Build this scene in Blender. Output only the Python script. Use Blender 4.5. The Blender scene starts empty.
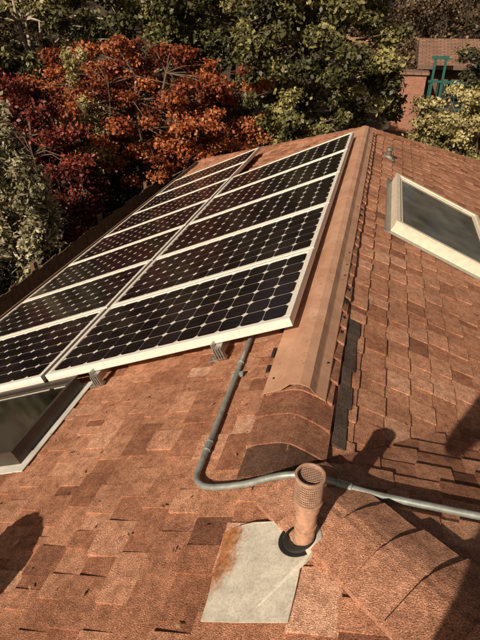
import bpy, math, random
import numpy as np
from mathutils import Vector, Matrix
random.seed(7); rng=np.random.default_rng(7)
S=bpy.context.scene
S.view_settings.view_transform='Standard'; S.view_settings.look='None'; S.view_settings.exposure=0
SL=math.atan(0.435); CS=math.cos(SL); SN=math.sin(SL); TN=0.435
GZ=-4.2
# ---------------------------------------------------------------- helpers
class MB:
    def __init__(s): s.v=[];s.f=[];s.m=[];s.sh=[]
    def add(s,vs,fs,m=0,sh=0.5):
        o=len(s.v); s.v+= [tuple(x) for x in vs]
        for f in fs: s.f.append(tuple(i+o for i in f)); s.m.append(m); s.sh.append(sh)
    def box(s,o,ax,ay,az,m=0,sh=.5):
        o=Vector(o);ax=Vector(ax);ay=Vector(ay);az=Vector(az)
        vs=[o,o+ax,o+ax+ay,o+ay,o+az,o+ax+az,o+ax+ay+az,o+ay+az]
        s.add(vs,[(0,3,2,1),(4,5,6,7),(0,1,5,4),(1,2,6,5),(2,3,7,6),(3,0,4,7)],m,sh)
    def prism(s,bot,top,m=0,sh=.5):
        n=len(bot)
        s.add(list(bot)+list(top),[tuple(range(n,2*n)),tuple(reversed(range(n)))]+[(i,(i+1)%n,n+(i+1)%n,n+i) for i in range(n)],m,sh)
    def tube(s,p0,p1,r0,r1,n=8,m=0,sh=.5,cap=True):
        p0=Vector(p0);p1=Vector(p1);d=(p1-p0).normalized()
        a=d.orthogonal().normalized();b=d.cross(a)
        vs=[];
        for p,r in((p0,r0),(p1,r1)):
            for i in range(n):
                t=2*math.pi*i/n; vs.append(p+a*math.cos(t)*r+b*math.sin(t)*r)
        fs=[(i,(i+1)%n,n+(i+1)%n,n+i) for i in range(n)]
        if cap: fs+=[tuple(reversed(range(n))),tuple(range(n,2*n))]
        s.add(vs,fs,m,sh)
    def build(s,name,mats,parent=None,smooth=False,bevel=0):
        me=bpy.data.meshes.new(name); me.from_pydata(s.v,[],s.f)
        for m in mats: me.materials.append(m)
        me.polygons.foreach_set('material_index',s.m)
        a=me.attributes.new('shade','FLOAT','FACE'); a.data.foreach_set('value',s.sh)
        if smooth: me.polygons.foreach_set('use_smooth',[True]*len(s.f))
        me.update()
        ob=bpy.data.objects.new(name,me); S.collection.objects.link(ob)
        if bevel:
            b=ob.modifiers.new('bev','BEVEL'); b.width=bevel; b.segments=2; b.limit_method='ANGLE'
        if parent: ob.parent=parent
        return ob
def empty(name):
    e=bpy.data.objects.new(name,None); S.collection.objects.link(e); return e
class NT:
    def __init__(s,name):
        s.mat=bpy.data.materials.new(name); s.mat.use_nodes=True; s.t=s.mat.node_tree; s.t.nodes.clear()
        s.out=s.n('ShaderNodeOutputMaterial'); s.bs=s.n('ShaderNodeBsdfPrincipled'); s.l(s.bs.outputs[0],s.out.inputs[0])
        s.co=s.n('ShaderNodeTexCoord').outputs['Object']
    def n(s,t,**k):
        x=s.t.nodes.new(t)
        for a,b in k.items(): setattr(x,a,b)
        return x
    def l(s,a,b): s.t.links.new(a,b)
    def noise(s,sc,det=4,ro=.6,vec=None):
        x=s.n('ShaderNodeTexNoise'); x.inputs['Scale'].default_value=sc; x.inputs['Detail'].default_value=det; x.inputs['Roughness'].default_value=ro
        s.l(vec or s.co,x.inputs['Vector']); return x.outputs['Fac']
    def ramp(s,fac,stops):
        x=s.n('ShaderNodeValToRGB'); e=x.color_ramp.elements
        while len(e)<len(stops): e.new(.5)
        for i,(p,c) in enumerate(stops):
            e[i].position=p; e[i].color=(*c,1) if len(c)==3 else c
        s.l(fac,x.inputs[0]); return x.outputs[0]
    def mix(s,f,a,b,mode='MIX'):
        x=s.n('ShaderNodeMix',data_type='RGBA',blend_type=mode)
        for v,i in((f,0),(a,6),(b,7)):
            if hasattr(v,'links'): s.l(v,x.inputs[i])
            elif i==0: x.inputs[0].default_value=v
            else: x.inputs[i].default_value=(*v,1)
        return x.outputs[2]
    def bump(s,h,st=.5,dist=.002):
        x=s.n('ShaderNodeBump'); x.inputs['Strength'].default_value=st; x.inputs['Distance'].default_value=dist
        s.l(h,x.inputs['Height']); s.l(x.outputs[0],s.bs.inputs['Normal'])
    def attr(s,n='shade'):
        x=s.n('ShaderNodeAttribute'); x.attribute_name=n; return x.outputs['Fac']
    def set(s,rough=.6,metal=0,col=None,spec=None):
        s.bs.inputs['Roughness'].default_value=rough; s.bs.inputs['Metallic'].default_value=metal
        if spec is not None: s.bs.inputs['Specular IOR Level'].default_value=spec
        if col is not None:
            if hasattr(col,'links'): s.l(col,s.bs.inputs['Base Color'])
            else: s.bs.inputs['Base Color'].default_value=(*col,1)
        return s.mat
# ---------------------------------------------------------------- materials
def m_shingle(name,stops):
    t=NT(name)
    base=t.ramp(t.attr(),stops)
    sp=t.ramp(t.noise(260,2,.8),[(.30,(.3,.25,.22)),(.45,(.86,.83,.8)),(.58,(1.14,1.12,1.1)),(.70,(1.8,1.75,1.7))])
    c=t.mix(1,base,sp,'MULTIPLY')
    st=t.ramp(t.noise(2.6,3,.65),[(.32,(.74,.70,.68)),(.6,(1.12,1.12,1.12))])
    c=t.mix(1,c,st,'MULTIPLY')
    st2=t.ramp(t.noise(30,3,.75),[(.35,(.72,.69,.67)),(.6,(1.16,1.16,1.16))])
    c=t.mix(1,c,st2,'MULTIPLY')
    t.bump(t.noise(300,1,.8),1,.004)
    return t.set(.9,0,c,.25)
M_sh=m_shingle('asphalt_shingle',[(0,(.18,.080,.05)),(.25,(.36,.165,.098)),(.5,(.48,.24,.148)),(.75,(.55,.295,.19)),(1,(.62,.38,.27))])
M_cap=m_shingle('cap_shingle',[(0,(.33,.155,.095)),(1,(.50,.26,.17))])
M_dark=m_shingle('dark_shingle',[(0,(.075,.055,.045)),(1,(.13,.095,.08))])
M_dcap=m_shingle('darker_cap_shingle',[(0,(.13,.07,.048)),(1,(.16,.09,.065))])  # darker tone for the first cap at the near ridge end
def m_simple(name,col,rough=.5,metal=0,nsc=12,var=.15,spec=None,bump=0):
    t=NT(name); lo=tuple(c*(1-var) for c in col); hi=tuple(min(1,c*(1+var)) for c in col)
    f=t.noise(nsc,4,.65)
    c=t.ramp(f,[(.3,lo),(.7,hi)])
    if bump: t.bump(t.noise(nsc*6,3),bump,.002)
    return t.set(rough,metal,c,spec)
M_deck=m_simple('roof_underlay',(.06,.03,.02),.9)
M_wall=m_simple('stucco',(.42,.34,.26),.9,nsc=40,bump=.4)
M_frame=m_simple('anodised_frame',(.84,.79,.71),.38,.1,30,.06)
M_sheet=m_simple('backsheet',(.74,.69,.62),.3,0,5,.05)
M_metal=m_simple('galvanised',(.42,.41,.38),.42,.75,35,.2)
M_cond=m_simple('conduit_metal',(.34,.37,.345),.42,.45,30,.3)
M_black=m_simple('black_rubber',(.015,.012,.01),.7)
M_bronze=m_simple('bronze_frame',(.07,.055,.045),.4,.3)
M_cream=m_simple('cream_frame',(.74,.65,.52),.5,0,20,.14,bump=.1)
M_well=m_simple('skylight_shaft',(.66,.60,.47),.7)
M_clay=m_simple('painted_pipe',(.46,.265,.175),.7,0,60,.35,bump=.2)
M_wire=m_simple('wire_mesh',(.38,.235,.165),.6,.1,60,.3)
M_bark=m_simple('bark',(.13,.09,.06),.9,0,9,.4)
M_pale=m_simple('pale_bark',(.45,.37,.28),.85,0,9,.3)
M_fence=m_simple('fence_wood',(.14,.085,.055),.85,0,7,.4)
def m_cell():
    t=NT('solar_cell'); c=t.mix(t.attr(),(.006,.004,.005),(.018,.010,.012))
    return t.set(.14,0,c,.4)
M_cell=m_cell()
def m_ridge():
    t=NT('painted_ridge_metal')
    c=t.ramp(t.noise(5,5,.7),[(.3,(.46,.24,.15)),(.55,(.58,.33,.215)),(.75,(.66,.41,.29))])
    c=t.mix(t.ramp(t.noise(40,4,.75),[(.55,(0,0,0)),(.68,(.55,.55,.55))]),c,(.26,.11,.06))
    t.bump(t.noise(7,3),.4,.012)
    return t.set(.62,0,c)
M_ridge=m_ridge()
def m_flash():
    t=NT('painted_flashing')
    sep=t.n('ShaderNodeSeparateXYZ'); t.l(t.co,sep.inputs[0])
    base=t.ramp(t.noise(14,5,.7),[(.3,(.48,.44,.36)),(.6,(.72,.67,.57))])
    fine=t.ramp(t.noise(160,2,.7),[(.3,(.75,.74,.72)),(.6,(1,1,1))])
    base=t.mix(1,base,fine,'MULTIPLY')
    mr=t.n('ShaderNodeMapRange'); t.l(sep.outputs[0],mr.inputs[0]); mr.inputs[1].default_value=-.12; mr.inputs[2].default_value=-.0; mr.inputs[3].default_value=.60; mr.inputs[4].default_value=-.06
    mr2=t.n('ShaderNodeMapRange'); t.l(sep.outputs[1],mr2.inputs[0]); mr2.inputs[1].default_value=-.50; mr2.inputs[2].default_value=-.36; mr2.inputs[3].default_value=-.35; mr2.inputs[4].default_value=0
    a=t.n('ShaderNodeMath',operation='ADD'); t.l(mr.outputs[0],a.inputs[0]); t.l(mr2.outputs[0],a.inputs[1])
    b=t.n('ShaderNodeMath',operation='ADD'); t.l(a.outputs[0],b.inputs[0]); t.l(t.noise(38,6,.85),b.inputs[1])
    mask=t.ramp(b.outputs[0],[(.72,(0,0,0)),(.92,(1,1,1))])
    rust=t.ramp(t.noise(60,3),[(.3,(.22,.075,.03)),(.7,(.58,.26,.11))])
    c=t.mix(mask,base,rust)
    t.bump(t.noise(9,3),.4,.01)
    return t.set(.55,0,c)
M_flash=m_flash()
def m_glass():
    t=NT('skylight_glass'); tr=t.n('ShaderNodeBsdfTransparent'); tr.inputs[0].default_value=(.80,.82,.72,1)
    gl=t.n('ShaderNodeBsdfGlossy'); gl.inputs['Roughness'].default_value=.08
    di=t.n('ShaderNodeBsdfDiffuse'); di.inputs[0].default_value=(.58,.56,.46,1)
    fr=t.n('ShaderNodeFresnel'); fr.inputs[0].default_value=1.4
    m0=t.n('ShaderNodeMixShader'); t.l(t.ramp(t.noise(3,3,.6),[(.3,(.1,.1,.1)),(.75,(.35,.35,.35))]),m0.inputs[0]); t.l(tr.outputs[0],m0.inputs[1]); t.l(di.outputs[0],m0.inputs[2])
    m=t.n('ShaderNodeMixShader'); t.l(fr.outputs[0],m.inputs[0]); t.l(m0.outputs[0],m.inputs[1]); t.l(gl.outputs[0],m.inputs[2])
    t.l(m.outputs[0],t.out.inputs[0]); return t.mat
M_glass=m_glass()
def m_leaf(name,stops,trans=0):
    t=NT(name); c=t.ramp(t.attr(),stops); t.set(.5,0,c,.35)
    if trans:
        tl=t.n('ShaderNodeBsdfTranslucent'); t.l(c,tl.inputs[0])
        m=t.n('ShaderNodeMixShader'); m.inputs[0].default_value=trans
        t.l(t.bs.outputs[0],m.inputs[1]); t.l(tl.outputs[0],m.inputs[2]); t.l(m.outputs[0],t.out.inputs[0])
    return t.mat
L_green=m_leaf('leaf_green',[(0,(.022,.025,.010)),(.5,(.11,.105,.038)),(1,(.34,.30,.12))])
L_dark=m_leaf('leaf_dark',[(0,(.012,.013,.007)),(.6,(.06,.058,.026)),(1,(.17,.155,.07))])
L_red=m_leaf('leaf_red',[(0,(.05,.011,.007)),(.4,(.22,.05,.02)),(.75,(.42,.125,.045)),(1,(.56,.23,.09))],.15)
L_dred=m_leaf('leaf_darkred',[(0,(.028,.006,.005)),(.6,(.16,.03,.02)),(1,(.34,.08,.045))])
L_pale=m_leaf('leaf_pale',[(0,(.11,.10,.055)),(.5,(.31,.28,.165)),(1,(.56,.51,.35))])
L_yel=m_leaf('leaf_yellow',[(0,(.10,.09,.03)),(.5,(.32,.27,.11)),(1,(.52,.45,.22))])
L_brown=m_leaf('leaf_brown',[(0,(.025,.017,.010)),(.6,(.12,.078,.042)),(1,(.25,.17,.10))])
# ---------------------------------------------------------------- shingles
def clip(poly,reg):
    n=len(reg)
    area=sum(reg[i][0]*reg[(i+1)%n][1]-reg[(i+1)%n][0]*reg[i][1] for i in range(n))
    R=reg if area>0 else reg[::-1]
    for i in range(n):
        a=R[i];b=R[(i+1)%n]
        def sd(p): return (b[0]-a[0])*(p[1]-a[1])-(b[1]-a[1])*(p[0]-a[0])
        out=[]
        for j in range(len(poly)):
            p=poly[j];q=poly[(j+1)%len(poly)];sp=sd(p);sq=sd(q)
            if sp>=0: out.append(p)
            if sp*sq<0:
                t=sp/(sp-sq); out.append((p[0]+(q[0]-p[0])*t,p[1]+(q[1]-p[1])*t))
        poly=out
        if len(poly)<3: return []
    return poly
def plane(g,c):
    gv=Vector((g[0],g[1])); dh=-gv.normalized(); uh=Vector((-dh.y,dh.x)); n=Vector((-g[0],-g[1],1)).normalized()
    def to3(u,d,h):
        xy=uh*u+dh*d; return Vector((xy.x,xy.y,g[0]*xy.x+g[1]*xy.y+c))+n*h
    def to2(x,y): v=Vector((x,y)); return (v.dot(uh),v.dot(dh))
    return to3,to2
def shingle_face(mb,regs,g,c,seed,e=.128):
    to3,to2=plane(g,c); R=random.Random(seed)
    rg=[[to2(*p) for p in r] for r in regs]
    allp=[p for r in rg for p in r]
    u0=min(p[0] for p in allp)-.3;u1=max(p[0] for p in allp)+.3
    d0=min(p[1] for p in allp);d1=max(p[1] for p in allp)
    eh=e*CS; k=math.floor(d0/eh)-1
    reg_=seed==2
    while k*eh<d1:
        da=k*eh; u=u0-R.random()*.3; tooth=R.random()<.5; cb=R.uniform(-.06,.06); wob=R.uniform(0,6)
        while u<u1:
            w=R.choice([.07,.09,.11,.14,.17,.2])*R.uniform(.9,1.1) if tooth else R.choice([.05,.075,.10,.13,.16])*R.uniform(.9,1.1)
            if reg_: w=min(w,.13)+.01
            db=da+eh+(.003*R.uniform(-1,1)+.0025*math.sin(u*3+wob) if tooth else -.004+.0025*math.sin(u*3+wob))
            hl=(.0135 if tooth else (.0075 if reg_ else .0058))+R.uniform(0,.002)+(R.random()**6)*(.004 if reg_ else .007); hr=hl+R.uniform(-.0015,.0015)
            sh=min(1,max(0,R.gauss(.56 if tooth else .42,.14 if reg_ else .18)+cb))
            sk=R.uniform(0,.006) if tooth else 0
            q=[(u,da-.012),(u+w,da-.012),(u+w+ -sk,db),(u+sk,db)] if tooth else [(u-.006,da-.012),(u+w+.006,da-.012),(u+w+.006,db),(u-.006,db)]
            for reg in rg:
                P=clip(q,reg)
                if len(P)>=3:
                    top=[];bot=[]
                    for (a,b) in P:
                        f=(b-da)/eh; x=min(1,max(0,(a-u)/w))
                        h=.0008+(hl*(1-x)+hr*x)*max(0,f)
                        top.append(to3(a,b,h)); bot.append(to3(a,b,-.004))
                    mb.prism(bot,top,0,sh)
            u+=w; tooth=not tooth
        k+=1
house=empty('house')
RA=[(0,0),(0,5.77),(-3.3,9.07),(-3.3,0)]; RB=[(-3.3,0),(0,0),(1.8,-1.8),(-3.3,-6.9)]
RR=[(0,0),(3.3,3.3),(3.3,9.07),(0,5.77)]
RG=[(0,0),(1.8,-1.8),(7,-1.8),(7,3.3),(3.3,3.3)]
RK=[(1.8,-1.8),(7,-1.8),(7,-6.9),(-3.3,-6.9)]
RH=[(0,5.77),(3.3,9.07),(-3.3,9.07)]
faces=[([RA,RB],(TN,0),0,1),([RR],(-TN,0),0,2),([RG],(0,-TN),0,3),([RK],(0,TN),TN*3.6,4),([RH],(0,-TN),TN*5.77,5)]
deck=MB()
for i,(rs,g,c,sd) in enumerate(faces):
    mb=MB(); shingle_face(mb,rs,g,c,sd); mb.build('shingles_%d'%(i+1),[M_sh],house)
    for r in rs:
        n=Vector((-g[0],-g[1],1)).normalized()
        pts=[Vector((x,y,g[0]*x+g[1]*y+c))-n*.006 for x,y in r]
        deck.prism([p-Vector((0,0,.05)) for p in pts],pts)
deck.build('roof_deck',[M_deck],house)
w=MB()
w.box((-2.9,-6.5,GZ),(5.8,0,0),(0,15.1,0),(0,0,2.55)); w.box((2.903,-6.5,GZ),(3.7,0,0),(0,9.4,0),(0,0,2.55))
w.build('walls',[M_wall],house)
gu=MB(); ez=-3.3*TN
for a,b,o in(((-3.3,-6.9),(-3.3,9.07),(-1,0)),((-3.3,9.07),(3.3,9.07),(0,1)),((3.3,9.07),(3.3,3.3),(1,0)),((3.3,3.3),(7,3.3),(0,1))):
    a=Vector((*a,ez-.12));b=Vector((*b,ez-.12));o=Vector((*o,0))
    gu.box(a,b-a,o*.11,(0,0,.012)); gu.box(a+o*.11,b-a,o*.012,(0,0,.11)); gu.box(a-o*.02,b-a,o*.018,(0,0,.10))
gu.build('gutters',[m_simple('gutter_paint',(.25,.17,.12),.5)],house)
# cap shingles along ridges and hips
def caps(mb,p0,p1,sl,sr,up,wid=.15,exp=.14,length=.2,seed=1,rev=False,mf=None,base=.017):
    R=random.Random(seed); p0=Vector(p0);p1=Vector(p1)
    if rev: p0,p1=p1,p0; sl,sr=sr,sl
    d=(p1-p0).normalized(); L=(p1-p0).length; sl=Vector(sl).normalized();sr=Vector(sr).normalized();up=Vector(up).normalized()
    k=0
    while k*exp<L-.02:
        s0=k*exp+R.uniform(-.006,.006); s1=min(s0+length,L)
        sh=R.random(); W=wid*R.uniform(.96,1.04); yaw=R.uniform(-.012,.012); lift=base+R.uniform(.017,.022)
        ts=[-1,-.75,-.5,-.28,-.12,0,.12,.28,.5,.75,1]
        rows=[]
        for (s,h) in((s0,lift),(s0+(s1-s0)*.5,base+.010),(s1,base+.001)):
            row=[]
            for t in ts:
                side=sl if t<0 else sr
                rnd=max(0,1-abs(t)/.28)**2*.010
                row.append(p0+d*(s+yaw*t)+side*abs(t)*W+up*(h-rnd+(R.uniform(-.0008,.0012))))
            rows.append(row)
        n=len(ts); top=[v for r in rows for v in r]; bot=[v-up*.007 for v in top]
        for j in(0,n-1,n,2*n-1,2*n,3*n-1): bot[j]=bot[j]-up*.012
        fs=[];o=len(top)
        for j in range(2):
            for i in range(n-1):
                a=j*n+i; fs.append((a,a+1,a+n+1,a+n)); fs.append((o+a+n,o+a+n+1,o+a+1,o+a))
        for i in range(n-1): fs.append((i+1,i,o+i,o+i+1)); b=2*n+i; fs.append((b,b+1,o+b+1,o+b))
        for j in range(2):
            a=j*n; fs.append((a,a+n,o+a+n,o+a)); a=j*n+n-1; fs.append((a+n,a,o+a,o+a+n))
        mb.add(top+bot,fs,mf(k) if mf else 0,sh); k+=1
cp=MB()
dL=(-CS,0,-SN);dR=(CS,0,-SN)
caps(cp,(0,-.04,0),(0,5.72,0),dL,dR,(0,0,1),seed=3,wid=.155,length=.2,exp=.15,mf=lambda k:1 if k<1 else 0)
nLp=Vector((-SN,0,CS)); nRp=Vector((SN,0,CS)); nG=Vector((0,SN,CS)); nK=Vector((0,-SN,CS))
def hip(p0,p1,n1,n2,seed,rev=False,base=.017):
    d=(Vector(p1)-Vector(p0)).normalized()
    a=d.cross(n1).normalized(); b=d.cross(n2).normalized()
    if abs(a.z)>1e-6 and a.z>0: a=-a
    if b.z>0: b=-b
    up=(n1+n2)
    right=d.cross(Vector((0,0,1)))
    if a.dot(right)>0: a,b=b,a
    caps(cp,p0,p1,a,b,up,seed=seed,rev=rev,base=base)
hip((.05,-.05,.05*TN),(1.8,-1.8,1.8*TN),nLp,nG,5,base=.022)
hip((1.8,-1.8,1.8*TN),(7,-1.8,1.8*TN),nG,nK,6)
hip((-3.3,-6.9,-3.3*TN),(1.8,-1.8,1.8*TN),nLp,nK,8)
hip((0,5.77,.003),(3.3,9.07,-3.3*TN),nRp,nG,9,True)
hip((0,5.77,.003),(-3.3,9.07,-3.3*TN),nLp,nG,10,True)
cp.build('ridge_caps',[M_cap,M_dcap],house,smooth=False)
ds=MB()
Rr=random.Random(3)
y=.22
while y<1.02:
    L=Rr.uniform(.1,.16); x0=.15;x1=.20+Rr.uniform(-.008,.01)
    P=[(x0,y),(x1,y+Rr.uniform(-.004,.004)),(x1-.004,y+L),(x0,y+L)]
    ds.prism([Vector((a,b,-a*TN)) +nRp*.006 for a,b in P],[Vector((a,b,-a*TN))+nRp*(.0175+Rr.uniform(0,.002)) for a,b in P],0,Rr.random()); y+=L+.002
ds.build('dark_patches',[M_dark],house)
# dry leaf litter caught on the shingles
lf=MB(); Rr=random.Random(12)
for i in range(170):
    a=Rr.uniform(0,6.28); s=Rr.uniform(.006,.014)
    if Rr.random()<.55:
        x=Rr.uniform(-1.6,-.05); y=Rr.uniform(-.7,.8); B=Vector((x,y,x*TN)); n=nLp; t1=Vector((CS,0,SN))
    else:
        x=Rr.uniform(.15,2.2); y=Rr.uniform(x+.05,5); B=Vector((x,y,-x*TN)); n=nRp; t1=Vector((CS,0,-SN))
    t2=Vector((0,1,0)); e1=t1*math.cos(a)+t2*math.sin(a); e2=n.cross(e1); B=B+n*.0165
    lf.add([B-e1*s,B-e2*s*.4+n*.002,B+e1*s+n*.004,B+e2*s*.4+n*.002],[(0,1,2,3)],0,Rr.random())
lf.build('fallen_leaves',[m_leaf('dry_leaf',[(0,(.08,.04,.02)),(1,(.45,.3,.16))])])
# ---------------------------------------------------------------- ridge flashing (metal)
rf=MB()
segs=[(.40,2.85),(2.80,5.62)]
for i,(ya,yb) in enumerate(segs):
    o=.003*i
    prof=[(-.155,-.155*TN+.028),(-.150,-.150*TN+.042),(-.075,-.075*TN+.048),(-.068,.024),(-.040,.052),(0,.061),(.040,.052),(.062,.024),(.067,-.067*TN+.048),(.108,-.108*TN+.042),(.112,-.112*TN+.028)]
    n=len(prof); N=24
    top=[];
    rr=random.Random(i)
    for j in range(N+1):
        yy=ya+(yb-ya)*j/N; wv=rr.uniform(-.002,.002)
        top+=[Vector((x+wv*.6,yy,z+o+wv)) for x,z in prof]
    bot=[v-Vector((0,0,.003)) for v in top]; ofs=len(top); fs=[]
    for j in range(N):
        for k in range(n-1):
            a=j*n+k; fs.append((a,a+1,a+n+1,a+n)); fs.append((ofs+a+n,ofs+a+n+1,ofs+a+1,ofs+a))
    for k in range(n-1): fs.append((k+1,k,ofs+k,ofs+k+1)); b=N*n+k; fs.append((b,b+1,ofs+b+1,ofs+b))
    for j in range(N): a=j*n; fs.append((a,a+n,ofs+a+n,ofs+a)); a+=n-1; fs.append((a+n,a,ofs+a,ofs+a+n))
    rf.add(top+bot,fs,0)
y=.5
while y<5.5:
    if random.random()<.55:
        x=random.choice([-.122,.09])
        p=Vector((x,y+random.uniform(-.03,.03),-abs(x)*TN+.046)); rf.tube(p,p+Vector((0,0,.004)),.005,.004,8,2)
    for sx in(1,-1):
        xx=.120 if sx>0 else -.163
        if random.random()<.75:
            p=Vector((xx,y+random.uniform(.02,.1),-abs(xx)*TN+.016)); rf.box(p,(.014*sx,0,-.014*TN),(0,random.uniform(.03,.09),0),(0,0,.012),2)
    y+=.17
rfo=rf.build('ridge_flashing',[M_ridge,M_metal,M_black])
# ---------------------------------------------------------------- solar arrays
U=Vector((0,1,0)); D=Vector((-CS,0,-SN)); N_=nLp
M_bus=m_simple('busbar',(.12,.10,.095),.4,.5)
def PP(d,y,h): return D*d+U*y+N_*h
def array(d0,rows,y0,name):
    e=empty(name); fr=MB();ce=MB();R=random.Random(rows)
    MW=1.57;MH=.835;pitch=.848;HT=.135;TH=.046
    for r in range(rows):
        ya=y0+r*pitch; jh=R.uniform(-.001,.001)
        b=.03
        fr.box(PP(d0,ya,HT-TH+jh),D*MW,U*b,N_*TH,0)
        fr.box(PP(d0,ya+MH-b,HT-TH+jh),D*MW,U*b,N_*TH,0)
        fr.box(PP(d0,ya+b,HT-TH+jh),D*b,U*(MH-2*b),N_*TH,0)
        fr.box(PP(d0+MW-b,ya+b,HT-TH+jh),D*b,U*(MH-2*b),N_*TH,0)
        fr.box(PP(d0+b,ya+b,HT-.012),D*(MW-2*b),U*(MH-2*b),N_*.006,1)
        px=.1255; py=.1275; mx=(MW-12*px)/2; my=(MH-6*py)/2
        for i in range(12):
            for j in range(6):
                cx=d0+mx+px*(i+.5); cy=ya+my+py*(j+.5); h=px/2-.0017; hy=py/2-.0019; c=.0185
                pts=[(-h+c,-hy),(h-c,-hy),(h,-hy+c),(h,hy-c),(h-c,hy),(-h+c,hy),(-h,hy-c),(-h,-hy+c)]
                ce.add([PP(cx+a,cy+q,HT-.0045) for a,q in reversed(pts)],[tuple(range(8))],0,R.random())
                for q in(-.03,.03):
                    ce.add([PP(cx-h,cy+q-.0007,HT-.0038),PP(cx-h,cy+q+.0007,HT-.0038),PP(cx+h,cy+q+.0007,HT-.0038),PP(cx+h,cy+q-.0007,HT-.0038)][::-1],[(0,1,2,3)],1,.5)
    fr.build('frames',[M_frame,M_sheet],e,bevel=.0015); ce.build('cells',[M_cell,M_bus],e)
    ra=MB(); Y1=y0+rows*pitch-.01
    for dd in(d0+.40,d0+1.19):
        ra.box(PP(dd-.02,y0-.055,HT-TH-.044),D*.04,U*(Y1-y0+.09),N_*.042,0)
        yy=y0-.045
        while yy<Y1:
            ra.box(PP(dd+.022,yy,.012),D*.06,U*.045,N_*.007,0)
            ra.box(PP(dd+.022,yy,.019),D*.007,U*.045,N_*.09,0)
            ra.tube(PP(dd+.055,yy+.022,.019),PP(dd+.055,yy+.022,.03),.009,.009,6,0)
            if yy<y0:
                for q in range(4): ra.box(PP(dd-.028+q*.014,yy-.022,.03),D*.006,U*.03,N_*.062,0)
                ra.box(PP(dd-.03,yy-.012,.022),D*.056,U*.03,N_*.008,0)
            yy+=1.25
    ra.build('rails',[M_metal],e,bevel=.001)
    return e
array(.07,5,.83,'solar_panel_array')
array(1.678,7,.83,'solar_panel_array')
# ---------------------------------------------------------------- skylights
def skylight(dirv,nv,x0,x1,y0,y1,hh,fw,mf,name,wellm,apron):
    dv=Vector(dirv); a=x0/CS;b=x1/CS
    def Q(d,y,h): return dv*d+U*y+Vector(nv)*h
    e=empty(name); f=MB()
    L=b-a;W=y1-y0
    def bx(d,y,h,dl,yl,hl,m=0): f.box(Q(d,y,h),dv*dl,U*yl,Vector(nv)*hl,m)
    bx(a-.05,y0-.05,.013,L+.1,W+.1,.006,1)
    bx(a,y0,.02,L,fw,hh-.02);bx(a,y1-fw,.02,L,fw,hh-.02);bx(a,y0+fw,.02,fw,W-2*fw,hh-.02);bx(b-fw,y0+fw,.02,fw,W-2*fw,hh-.02)
    r=fw*.62
    for (d,y,dl,yl) in((a-.006,y0-.006,L+.012,r),(a-.006,y1-r+.006,L+.012,r),(a-.006,y0-.006+r,r,W+.012-2*r),(b-r+.006,y0-.006+r,r,W+.012-2*r)):
        bx(d,y,hh+.001,dl,yl,.012)
    bx(a+fw,y0+fw,.021,L-2*fw,W-2*fw,.003,2)
    f.build('frame',[mf,apron,wellm],e,bevel=.003)
    g=MB(); g.box(Q(a+fw-.004,y0+fw-.004,hh-.012),dv*(L-2*fw+.008),U*(W-2*fw+.008),Vector(nv)*.005)
    g.build('glass',[M_glass],e); return e
skylight(dR,nRp,.35,1.16,2.66,3.98,.10,.06,M_cream,'skylight',M_well,M_metal)
skylight(dL,nLp,1.28,2.5,.20,.80,.09,.04,M_bronze,'skylight',m_simple('shaft_white',(.55,.5,.4),.7),m_simple('white_apron',(.62,.6,.54),.5,0))
# ---------------------------------------------------------------- conduit
ce=empty('conduit')
cu=bpy.data.curves.new('pipe_run','CURVE'); cu.dimensions='3D'; cu.bevel_depth=.0115; cu.bevel_resolution=5; cu.use_fill_caps=True
def LZ(x,h): return x*TN+h
pts=[(-.345,1.7,LZ(-.345,.036)),(-.325,.98,LZ(-.325,.034)),(-.302,.10,LZ(-.302,.032))]
for i in range(1,9):
    t=math.pi+ (math.pi/2)*i/9
    x=-.222+.08*math.cos(t); y=.0+.085*math.sin(t)+.01; pts.append((x,y,LZ(x,.032)))
pts+=[(-.20,-.082,LZ(-.2,.034)),(-.10,-.084,LZ(-.1,.038)),(-.03,-.084,.044),(.02,-.083,.072),(.07,-.082,.090),(.12,-.081,.094),(.2,-.080,.080),(.3,-.079,.064),(.42,-.078,.062),(2.,-.078,.062),(5,-.078,.062)]
sp=cu.splines.new('NURBS'); sp.points.add(len(pts)-1)
for p,q in zip(sp.points,pts): p.co=(*q,1)
sp.order_u=3; sp.use_endpoint_u=True; sp.resolution_u=6
cu.materials.append(M_cond)
co=bpy.data.objects.new('pipe_run',cu); S.collection.objects.link(co); co.parent=ce
cc=MB()
def coup(p,q): 
    p=Vector(p);q=Vector(q); d=(q-p).normalized(); cc.tube(p,q,.0145,.0145,16); cc.tube(p,p+d*.006,.0165,.0165,16); cc.tube(q-d*.006,q,.0165,.0165,16)
coup((-.3045,.16,LZ(-.3045,.032)),(-.3035,.11,LZ(-.3035,.032)))
coup((.19,-.080,.0815),(.235,-.080,.0745))
cc.tube((-.318,.70,LZ(-.318,.033)),(-.318,.69,LZ(-.318,.033)),.016,.016,14)
cc.box((-.335,.60,LZ(-.335,.014)),(.05,0,.05*TN),(0,.018,0),(0,0,.022)); 
cc.build('couplings',[M_cond],ce,bevel=.001)
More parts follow.
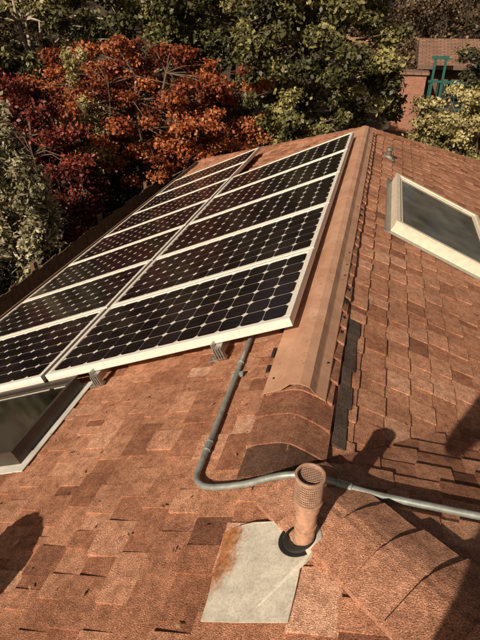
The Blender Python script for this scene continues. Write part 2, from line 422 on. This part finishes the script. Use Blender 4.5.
# ---------------------------------------------------------------- vent pipe with flashing
vp=empty('vent_pipe'); bx,by=.121,-.30; bz=bx*TN
p=MB()
p.tube((bx,by,bz-.02),(bx,by,bz+.175),.0295,.0295,32,0)
p.tube((bx,by,bz+.170),(bx,by,bz+.200),.0345,.0345,32,0)
p.tube((bx,by,bz+.100),(bx,by,bz+.108),.0312,.0312,32,0)
p.tube((bx,by,bz+.201),(bx,by,bz+.228),.033,.033,32,0)
def ring(z,R,r,n=32,m=1):
    vs=[];fs=[];k=6
    for i in range(n):
        t=2*math.pi*i/n
        for j in range(k):
            a=2*math.pi*j/k; rr=R+r*math.cos(a); vs.append((bx+rr*math.cos(t),by+rr*math.sin(t),z+r*math.sin(a)))
    for i in range(n):
        for j in range(k): fs.append((i*k+j,((i+1)%n)*k+j,((i+1)%n)*k+(j+1)%k,i*k+(j+1)%k))
    p.add(vs,fs,m)
for i in range(10): ring(bz+.205+.0085*i,.0358,.0018)
ring(bz+.289,.0358,.0042); ring(bz+.203,.0365,.0035)
for i in range(44):
    t=2*math.pi*i/44; c_,s_=math.cos(t)*.0358,math.sin(t)*.0358
    p.tube((bx+c_,by+s_,bz+.20),(bx+c_,by+s_,bz+.289),.0015,.0015,5,1,cap=False)
for i in range(-6,7):
    q=i*.0054; h_=math.sqrt(max(0,.0355**2-q*q))
    p.tube((bx+q,by-h_,bz+.277),(bx+q,by+h_,bz+.277),.0012,.0012,5,1); p.tube((bx-h_,by+q,bz+.279),(bx+h_,by+q,bz+.279),.0012,.0012,5,1)
n=32
vs=[(bx+.033*math.cos(2*math.pi*i/n),by+.033*math.sin(2*math.pi*i/n),bz+z) for z in(.228,.274) for i in range(n)]
p.add(vs,[(i,(i+1)%n,n+(i+1)%n,n+i) for i in range(n)],2)
po=p.build('pipe',[M_clay,M_wire,m_simple('pipe_inside',(.2,.12,.085),.8)],vp)
fl=MB()
P=[(-.102,-.530),(.01,-.532),(.125,-.528),(.132,-.44),(.134,-.385),(.162,-.355),(.178,-.31),(.15,-.262),(.07,-.232),(-.03,-.228),(-.075,-.236),(-.10,-.245),(-.118,-.262),(-.106,-.33),(-.110,-.40),(-.103,-.46)]
def lpn(a,b,h): return Vector((a,b,a*TN))+nLp*h
hs=[.019,.022,.021,.023,.024,.029,.030,.029,.026,.023,.020,.019,.021,.019,.020,.018]
fl.prism([lpn(a,b,h-.0025) for (a,b),h in zip(P,hs)],[lpn(a,b,h) for (a,b),h in zip(P,hs)],0)
def cone(r0,r1,h0,h1,m,n=36,a0=0,a1=360):
    vs=[];k=int(n*(a1-a0)/360)
    for r,h in((r0,h0),(r1,h1)):
        for i in range(k+1):
            t=math.radians(a0+(a1-a0)*i/k); vs.append(lpn(bx+r*math.cos(t),by+r*math.sin(t),h))
    fl.add(vs,[(i,i+1,k+1+i+1,k+1+i) for i in range(k)],m)
cone(.048,.042,.026,.037,1); cone(.042,.030,.037,.040,1)
cone(.058,.048,.031,.0315,1,a0=140,a1=300)
cone(.060,.048,.031,.037,0,a0=-60,a1=140)
fl.build('flashing',[M_flash,M_black],vp)
sv=MB(); b0=Vector((.31,4.85,-.31*TN))
sv.box(b0+nRp*.016-U*.07-Vector(dR)*.06,Vector(dR)*.12,U*.15,nRp*.004,1)
sv.tube(b0,b0+Vector((0,0,.10)),.032,.032,16,0); sv.tube(b0+Vector((0,0,.095)),b0+Vector((0,0,.125)),.045,.03,16,0)
sv.tube(b0+nRp*.016,b0+nRp*.04,.05,.034,16,1)
sv.build('roof_vent',[m_simple('weathered_vent',(.15,.12,.10),.6,.2),m_simple('vent_base',(.3,.27,.23),.6,.1)])
d_sun=Vector((.24,.73,-.496)).normalized()
tv=MB(); c=Vector((-.975,-.31,-.975*TN))-d_sun*.66  # unseen turbine-like shape, added to throw the oval shadow on the left slope
base=Vector((c.x,c.y,c.x*TN)); TS=1.35
tv.tube(base,Vector((c.x,c.y,c.z-.07)),.05,.05,16); tv.box(base+nLp*.014-U*.15-D*.15,D*.3,U*.3,nLp*.004)
for i in range(18):
    t=2*math.pi*i/18; t2=t+.33; pr=[]
    for j in range(9):
        ph=-math.pi/2*.8+math.pi*.8*j/8
        for tt,kk in((t,1),(t2,.93)): pr.append((c.x+math.cos(tt)*math.cos(ph)*.105*kk*TS,c.y+math.sin(tt)*math.cos(ph)*.105*kk*TS,c.z+math.sin(ph)*.095*TS))
    tv.add(pr,[(2*j,2*j+1,2*j+3,2*j+2) for j in range(8)])
tv.tube((c.x,c.y,c.z+.10),(c.x,c.y,c.z+.14),.05,.03,16); tv.tube((c.x,c.y,c.z-.14),(c.x,c.y,c.z-.06),.06,.06,16)
tv.build('added_shadow_vent',[M_metal])
# ---------------------------------------------------------------- photographer (behind the lens)
def person():
    bm_v=[];ed=[];rad=[]
    def V(x,y,z,r): bm_v.append((x,y,z)); rad.append(r); return len(bm_v)-1
    def E(*a):
        for i in range(len(a)-1): ed.append((a[i],a[i+1]))
    pel=V(0,0,.88,.14); wa=V(0,0,1.02,.125); ch=V(0,.01,1.22,.15); ne=V(0,.01,1.36,.055); hd=V(0,.04,1.45,.085); ht=V(0,.03,1.54,.085)
    E(pel,wa,ch,ne,hd,ht)
    for s in(-1,1):
        h=V(s*.10,0,.82,.095);k=V(s*.14,.03,.47,.06);a=V(s*.16,0,.08,.042);t=V(s*.18,.15,.045,.04); E(pel,h,k,a,t)
        sh=V(s*.19,.01,1.27,.065);el=V(s*.30,.08,1.05,.043);wr=V(s*.12,.24,1.21,.03);ha=V(s*.06,.27,1.23,.03); E(ch,sh,el,wr,ha)
    me=bpy.data.meshes.new('photographer'); me.from_pydata(bm_v,ed,[])
    ob=bpy.data.objects.new('photographer',me); S.collection.objects.link(ob)
    sk=ob.modifiers.new('skin','SKIN')
    for i,v in enumerate(me.skin_vertices[0].data): v.radius=(rad[i],rad[i]*(.75 if i in(0,1,2) else 1)); v.use_root=(i==0)
    su=ob.modifiers.new('sub','SUBSURF'); su.levels=su.render_levels=2
    me.materials.append(m_simple('clothing',(.1,.12,.2),.9))
    ob.location=(.27,-1.56,.12); ob.rotation_euler=(0,0,math.radians(14.7))
person()
# ---------------------------------------------------------------- ground
def gh(x,y):
    z=GZ
    z+=max(0,min(y-16,26))*.085
    z+=max(0,min(y-44,60))*.22
    z+=max(0,min(-x-16,60))*.2
    return z
g=MB(); xs=[-300,-150,-80]+list(range(-60,62,4))+[80,150,300]; ys=[-300,-100,-50]+list(range(-30,112,4))+[160,300]
vs=[(x,y,gh(x,y)+random.uniform(-.05,.05)) for y in ys for x in xs]; nx=len(xs)
g.add(vs,[(j*nx+i,j*nx+i+1,(j+1)*nx+i+1,(j+1)*nx+i) for j in range(len(ys)-1) for i in range(nx-1)])
t=NT('soil_grass'); c=t.ramp(t.noise(.8,6,.7),[(.3,(.03,.022,.013)),(.5,(.07,.05,.03)),(.7,(.06,.055,.025))]); t.bump(t.noise(20,3),.5,.05)
g.build('ground',[t.set(.95,0,c)],smooth=True)
# ---------------------------------------------------------------- trees
def leaves(name,mat,clusters,n,size,parent,flat=.6,elong=1.6,up=.4):
    C=np.array([c[:3] for c in clusters]); Rr=np.array([c[3] for c in clusters]); T=np.array([c[4] for c in clusters])
    pw=Rr**2; idx=rng.choice(len(clusters),n,p=pw/pw.sum())
    v=rng.normal(size=(n,3)); v/=np.linalg.norm(v,axis=1)[:,None]; rad=rng.random(n)**.5*rng.choice([1,1,1,1.45],n)
    off=v*rad[:,None]*Rr[idx][:,None]*np.array([1,1,flat])
    P=C[idx]+off+rng.normal(size=(n,3))*.03
    nm=v*.5+rng.normal(size=(n,3))*.6+np.array([0,0,up]); nm/=np.linalg.norm(nm,axis=1)[:,None]
    a=np.cross(nm,rng.normal(size=(n,3))); a/=np.linalg.norm(a,axis=1)[:,None]; b=np.cross(nm,a)
    s=size*rng.uniform(.55,1.35,n)[:,None]
    V=np.stack([P-a*s*.5*elong,P-b*s*.5+nm*s*.08,P+a*s*.5*elong,P+b*s*.5+nm*s*.08],1).reshape(-1,3)
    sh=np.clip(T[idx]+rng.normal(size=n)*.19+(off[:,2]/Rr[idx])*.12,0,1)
    me=bpy.data.meshes.new(name); me.vertices.add(4*n); me.vertices.foreach_set('co',V.ravel())
    me.loops.add(4*n); me.loops.foreach_set('vertex_index',np.arange(4*n,dtype=np.int32))
    me.polygons.add(n); me.polygons.foreach_set('loop_start',np.arange(0,4*n,4,dtype=np.int32))
    me.materials.append(mat); me.update(calc_edges=True)
    at=me.attributes.new('shade','FLOAT','FACE'); at.data.foreach_set('value',sh.astype(np.float32))
    ob=bpy.data.objects.new(name,me); S.collection.objects.link(ob)
    if parent: ob.parent=parent
    return ob
def tree(name,x,y,cz,rx,ry,rz,mat,n,size,ncl=60,bark=None,flat=.6,clr=(.3,.6),trunk=.13,seed=1,elong=1.6,stems=1,tone=(.25,.75),limbr=.02,shell=.55,taper=0):
    R=random.Random(seed); bark=bark or M_bark; e=empty(name); gz=gh(x,y)
    cl=[]
    for i in range(ncl):
        while True:
            v=Vector((R.uniform(-1,1),R.uniform(-1,1),R.uniform(-1,1)))
            if v.length<1 and (v.length>shell or R.random()<.35): break
        k=R.uniform(.8,1.18); tp=1-taper*(v.z+1)/2
        cl.append((x+v.x*rx*k*tp,y+v.y*ry*k*tp,cz+v.z*rz*k,R.uniform(*clr),R.uniform(*tone)))
    tb=MB()
    forks=[]
    for s in range(stems):
        a=2*math.pi*s/stems+R.random(); sp=.25 if stems>1 else 0
        prev=Vector((x+math.cos(a)*sp*.3,y+math.sin(a)*sp*.3,gz-.1)); r=trunk
        H=cz+rz*.55-gz
        for j in range(1,8):
            nx_=Vector((x+math.cos(a)*sp*j*.35+R.uniform(-.1,.1),y+math.sin(a)*sp*j*.35+R.uniform(-.1,.1),gz+H*j/7))
            r2=r*.83; tb.tube(prev,nx_,r,r2,9); prev=nx_; r=r2
            if j>=2: forks.append((nx_.copy(),r))
    for c in cl:
        q=Vector(c[:3]); cand=[f for f in forks if f[0].z<q.z+.3] or forks[:1]
        f=min(cand,key=lambda f:(f[0]-q).length+R.random()*.6)
        mid=(f[0]+q)/2+Vector((R.uniform(-.15,.15),R.uniform(-.15,.15),R.uniform(-.05,.25)))
        rr=min(f[1]*.5,limbr*2.2); tb.tube(f[0],mid,rr,limbr,6); tb.tube(mid,q,limbr,limbr*.35,5)
        for _ in range(3):
            w_=Vector((R.gauss(0,1),R.gauss(0,1),R.gauss(.3,.7))).normalized()*c[3]*.9
            tb.tube(q,q+w_,limbr*.4,limbr*.15,4)
    tb.build('trunk_and_limbs',[bark],e)
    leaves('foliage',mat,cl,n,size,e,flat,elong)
    return e
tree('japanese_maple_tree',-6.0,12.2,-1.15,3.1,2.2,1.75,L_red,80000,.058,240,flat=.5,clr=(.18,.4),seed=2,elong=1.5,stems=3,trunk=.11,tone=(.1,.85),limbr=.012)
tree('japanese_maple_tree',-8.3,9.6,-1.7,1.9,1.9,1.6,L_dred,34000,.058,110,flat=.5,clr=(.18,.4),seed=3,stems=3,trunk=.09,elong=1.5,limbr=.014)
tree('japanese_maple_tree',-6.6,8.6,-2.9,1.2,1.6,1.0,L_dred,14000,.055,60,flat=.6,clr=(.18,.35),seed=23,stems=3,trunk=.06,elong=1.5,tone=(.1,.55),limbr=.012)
tree('flowering_shrub',-6.1,6.5,-1.75,.85,.85,1.5,L_pale,16000,.042,90,flat=1.4,clr=(.09,.22),seed=4,elong=2.4,stems=4,trunk=.035,limbr=.009,taper=.55,tone=(.1,.85))
tree('flowering_shrub',-6.8,10.6,-1.1,.55,.55,1.5,L_yel,4500,.04,36,flat=1.3,clr=(.08,.2),seed=14,elong=2.4,stems=3,trunk=.035,limbr=.009)
tree('broadleaf_tree',-1.75,13.2,.5,2.25,2.0,2.9,L_green,62000,.072,190,clr=(.16,.42),seed=5,trunk=.16,tone=(.05,.9))
tree('broadleaf_tree',-4.6,16.0,1.2,2.6,2.2,3.2,L_green,32000,.085,120,clr=(.22,.5),seed=6,trunk=.16,tone=(.0,.55))
tree('broadleaf_tree',-11.4,15.6,1.0,3.4,2.5,3.4,L_green,34000,.085,110,clr=(.25,.5),seed=7,trunk=.13,bark=M_pale,stems=3,limbr=.035,tone=(.1,.75))
tree('broadleaf_tree',-8.0,18.6,1.4,3.0,2.4,3.6,L_green,30000,.09,100,clr=(.3,.55),seed=8,trunk=.15,bark=M_pale,stems=3,limbr=.035,tone=(.0,.6))
tree('broadleaf_tree',-12.8,10.6,-.2,2.6,2.6,3.2,L_dark,20000,.09,70,clr=(.3,.6),seed=9,trunk=.15)
tree('yellow_bush',2.45,13.6,-1.65,1.55,1.2,1.2,L_yel,26000,.055,90,clr=(.16,.34),seed=11,trunk=.06,stems=4,tone=(.1,.85))
tree('broadleaf_tree',4.3,20.5,-.7,1.5,1.4,1.7,L_dark,14000,.085,60,clr=(.22,.45),seed=12,trunk=.12)
def hedge(name,pts,rad,h,mat,n,size,seed,tone):
    R=random.Random(seed); cl=[]; tb=MB(); e=empty(name)
    for (x,y) in pts:
        gz=gh(x,y)
        for j in range(9): 
            q=(x+R.gauss(0,.5),y+R.gauss(0,.5),gz+R.uniform(.15,h)); cl.append((*q,R.uniform(rad*.6,rad),R.uniform(*tone)))
            tb.tube((x,y,gz-.05),q,.02,.006,5)
    tb.build('stems',[M_bark],e); leaves('foliage',mat,cl,n,size,e,.8)
hedge('hedge',[(-6.5-.5*(i%3),1+i*.62) for i in range(20)],.5,1.3,L_dark,26000,.07,31,(.1,.6))
hedge('hedge',[(-9.5+ (i%4)*.8,3+i*.6) for i in range(20)],.6,1.9,L_dark,22000,.08,32,(.1,.5))
hedge('hedge',[(-6+i*.62,12.4+(i%3)*.9) for i in range(15)],.55,1.7,L_dark,26000,.075,33,(.1,.6))
hedge('hedge',[(-1+i*1.0,34+(i%3)*1.6) for i in range(16)],.9,1.9,L_brown,16000,.14,34,(.1,.8))
hedge('hedge',[(-6+i*1.3,44+(i%3)*2.2) for i in range(20)],1.2,4.0,L_brown,22000,.17,35,(.0,.7))
# distant mass
R=random.Random(5); cl=[];tb=MB()
for i in range(46):
    if i<30: x=-38+i*2.6+R.uniform(-1,1); y=R.uniform(47,58)
    else: x=R.uniform(-32,-20); y=10+(i-30)*2.4
    gz=gh(x,y); h=R.uniform(6,10)
    tb.tube((x,y,gz-.2),(x+R.uniform(-.4,.4),y,gz+h*.8),.22,.08,7)
    t0=R.uniform(.2,.7)
    for j in range(16): cl.append((x+R.gauss(0,1.6),y+R.gauss(0,1.4),gz+h*R.uniform(.15,1.0),R.uniform(.7,1.4),t0+R.uniform(-.15,.15)))
dm=empty('distant_trees'); tb.build('trunks',[M_bark],dm); leaves('foliage',L_brown,cl,60000,.2,dm)
# ---------------------------------------------------------------- fence, neighbour structures
f=MB(); y=-4
while y<13:
    w_=.14; f.box((-5.22+random.uniform(-.008,.008),y,GZ+.05),(.02,0,0),(0,w_,0),(0,0,1.62+random.uniform(-.03,.015)),0); y+=w_+.012
for z in(.35,1.3): f.box((-5.27,-4,GZ+z),(.045,0,0),(0,17,0),(0,0,.09))
for k in range(8): f.box((-5.36,-4+k*2.4,GZ),(.085,0,0),(0,.09,0),(0,0,1.75))
f.build('wooden_fence',[M_fence])
M_teal=m_simple('teal_paint',(.012,.085,.072),.6)
def m_brick():
    t=NT('brick'); b=t.n('ShaderNodeTexBrick'); b.inputs['Scale'].default_value=4; b.inputs['Color1'].default_value=(.38,.15,.085,1); b.inputs['Color2'].default_value=(.26,.10,.065,1); b.inputs['Mortar'].default_value=(.34,.25,.19,1)
    mp=t.n('ShaderNodeMapping'); mp.inputs['Rotation'].default_value=(math.pi/2,0,0); t.l(t.co,mp.inputs[0]); t.l(mp.outputs[0],b.inputs[0]); return t.set(.85,0,b.outputs[0])
def m_tiles():
    t=NT('neighbour_roof'); b=t.n('ShaderNodeTexBrick'); b.inputs['Scale'].default_value=1.6; b.inputs['Color1'].default_value=(.30,.17,.11,1); b.inputs['Color2'].default_value=(.20,.11,.075,1); b.inputs['Mortar'].default_value=(.06,.035,.025,1)
    t.l(t.co,b.inputs[0]); return t.set(.9,0,b.outputs[0])
nb=empty('neighbour_house'); q=MB(); hz=gh(2,23.8)
q.box((.55,23.8,hz-.3),(1.25,0,0),(0,1.0,0),(0,0,2.6),0)
q.box((.45,23.7,hz+2.303),(1.45,0,0),(0,1.2,0),(0,0,.10),4)
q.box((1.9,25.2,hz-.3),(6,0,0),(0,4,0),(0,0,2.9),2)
q.add([(1.4,24.6,hz+2.6),(8.4,24.6,hz+2.6),(8.4,27.2,hz+3.5),(1.4,27.2,hz+3.5),(8.4,29.8,hz+2.6),(1.4,29.8,hz+2.6)],[(0,1,2,3),(3,2,4,5),(0,3,5),(1,4,2)],4)
q.box((1.4,24.55,hz+2.45),(7,0,0),(0,.05,0),(0,0,.16),2)
q.box((2.6,25.17,hz+.6),(1.1,0,0),(0,.03,0),(0,0,1.2),3); q.box((2.5,25.15,hz+1.803),(1.3,0,0),(0,.06,0),(0,0,.1),1)
for a in(2.0,2.42,4.2,6.2): q.box((a,23.9,hz-.2),(.1,0,0),(0,.1,0),(0,0,3.1),1)
q.box((1.9,23.88,hz+2.903),(.75,0,0),(0,.14,0),(0,0,.12),1); q.box((1.9,23.87,hz+2.0),(4.6,0,0),(0,.05,0),(0,0,.1),1)
q.box((1.9,23.87,hz+.95),(4.6,0,0),(0,.05,0),(0,0,.08),1)
for k in range(12): q.box((1.95+k*.37,23.93,hz+1.03),(.035,0,0),(0,.03,0),(0,0,.965),1)
q.build('porch_and_walls',[m_brick(),M_teal,m_simple('dark_brown_wall',(.14,.09,.065),.9),M_black,m_tiles()],nb)  # house wall and fascia are dark brown
rw=MB(); hz=gh(3,41)
for k in range(6): rw.box((-3,41+random.uniform(-.02,.02),hz-.2+k*.26),(14,0,0),(0,.12,0),(0,0,.245),0)
for k in range(8): rw.box((-3+k*2,40.9,hz-.2),(.16,0,0),(0,.1,0),(0,0,1.75),0)
rw.build('retaining_wall',[m_simple('timber_wall',(.36,.19,.12),.85,0,3,.3)])
# ---------------------------------------------------------------- light, sky, camera
sun=bpy.data.lights.new('sun','SUN'); sun.energy=5; sun.angle=math.radians(.55); sun.color=(1,.87,.70)
so=bpy.data.objects.new('sun',sun); S.collection.objects.link(so); so.rotation_euler=d_sun.to_track_quat('-Z','Y').to_euler()
W=bpy.data.worlds.new('World'); S.world=W; W.use_nodes=True; nt=W.node_tree
sky=nt.nodes.new('ShaderNodeTexSky'); sky.sky_type='NISHITA'; sky.sun_disc=False; sky.sun_elevation=math.radians(32.8); sky.sun_rotation=math.radians(198.2); sky.dust_density=3; sky.air_density=.8
mx=nt.nodes.new('ShaderNodeMix'); mx.data_type='RGBA'; mx.blend_type='MULTIPLY'; mx.inputs[0].default_value=1; mx.inputs[7].default_value=(1,.76,.54,1)
bg=nt.nodes['Background']; nt.links.new(sky.outputs[0],mx.inputs[6]); nt.links.new(mx.outputs[2],bg.inputs[0]); bg.inputs[1].default_value=.052
cam=bpy.data.cameras.new('camera'); cam.sensor_fit='VERTICAL'; cam.sensor_height=24; cam.lens=24*510/640; cam.clip_start=.02; cam.clip_end=1000
cob=bpy.data.objects.new('camera',cam); S.collection.objects.link(cob); cob.location=(.173,-1.20,1.351); cob.rotation_euler=(math.radians(90-31.86),0,math.radians(14.66))
S.camera=cob
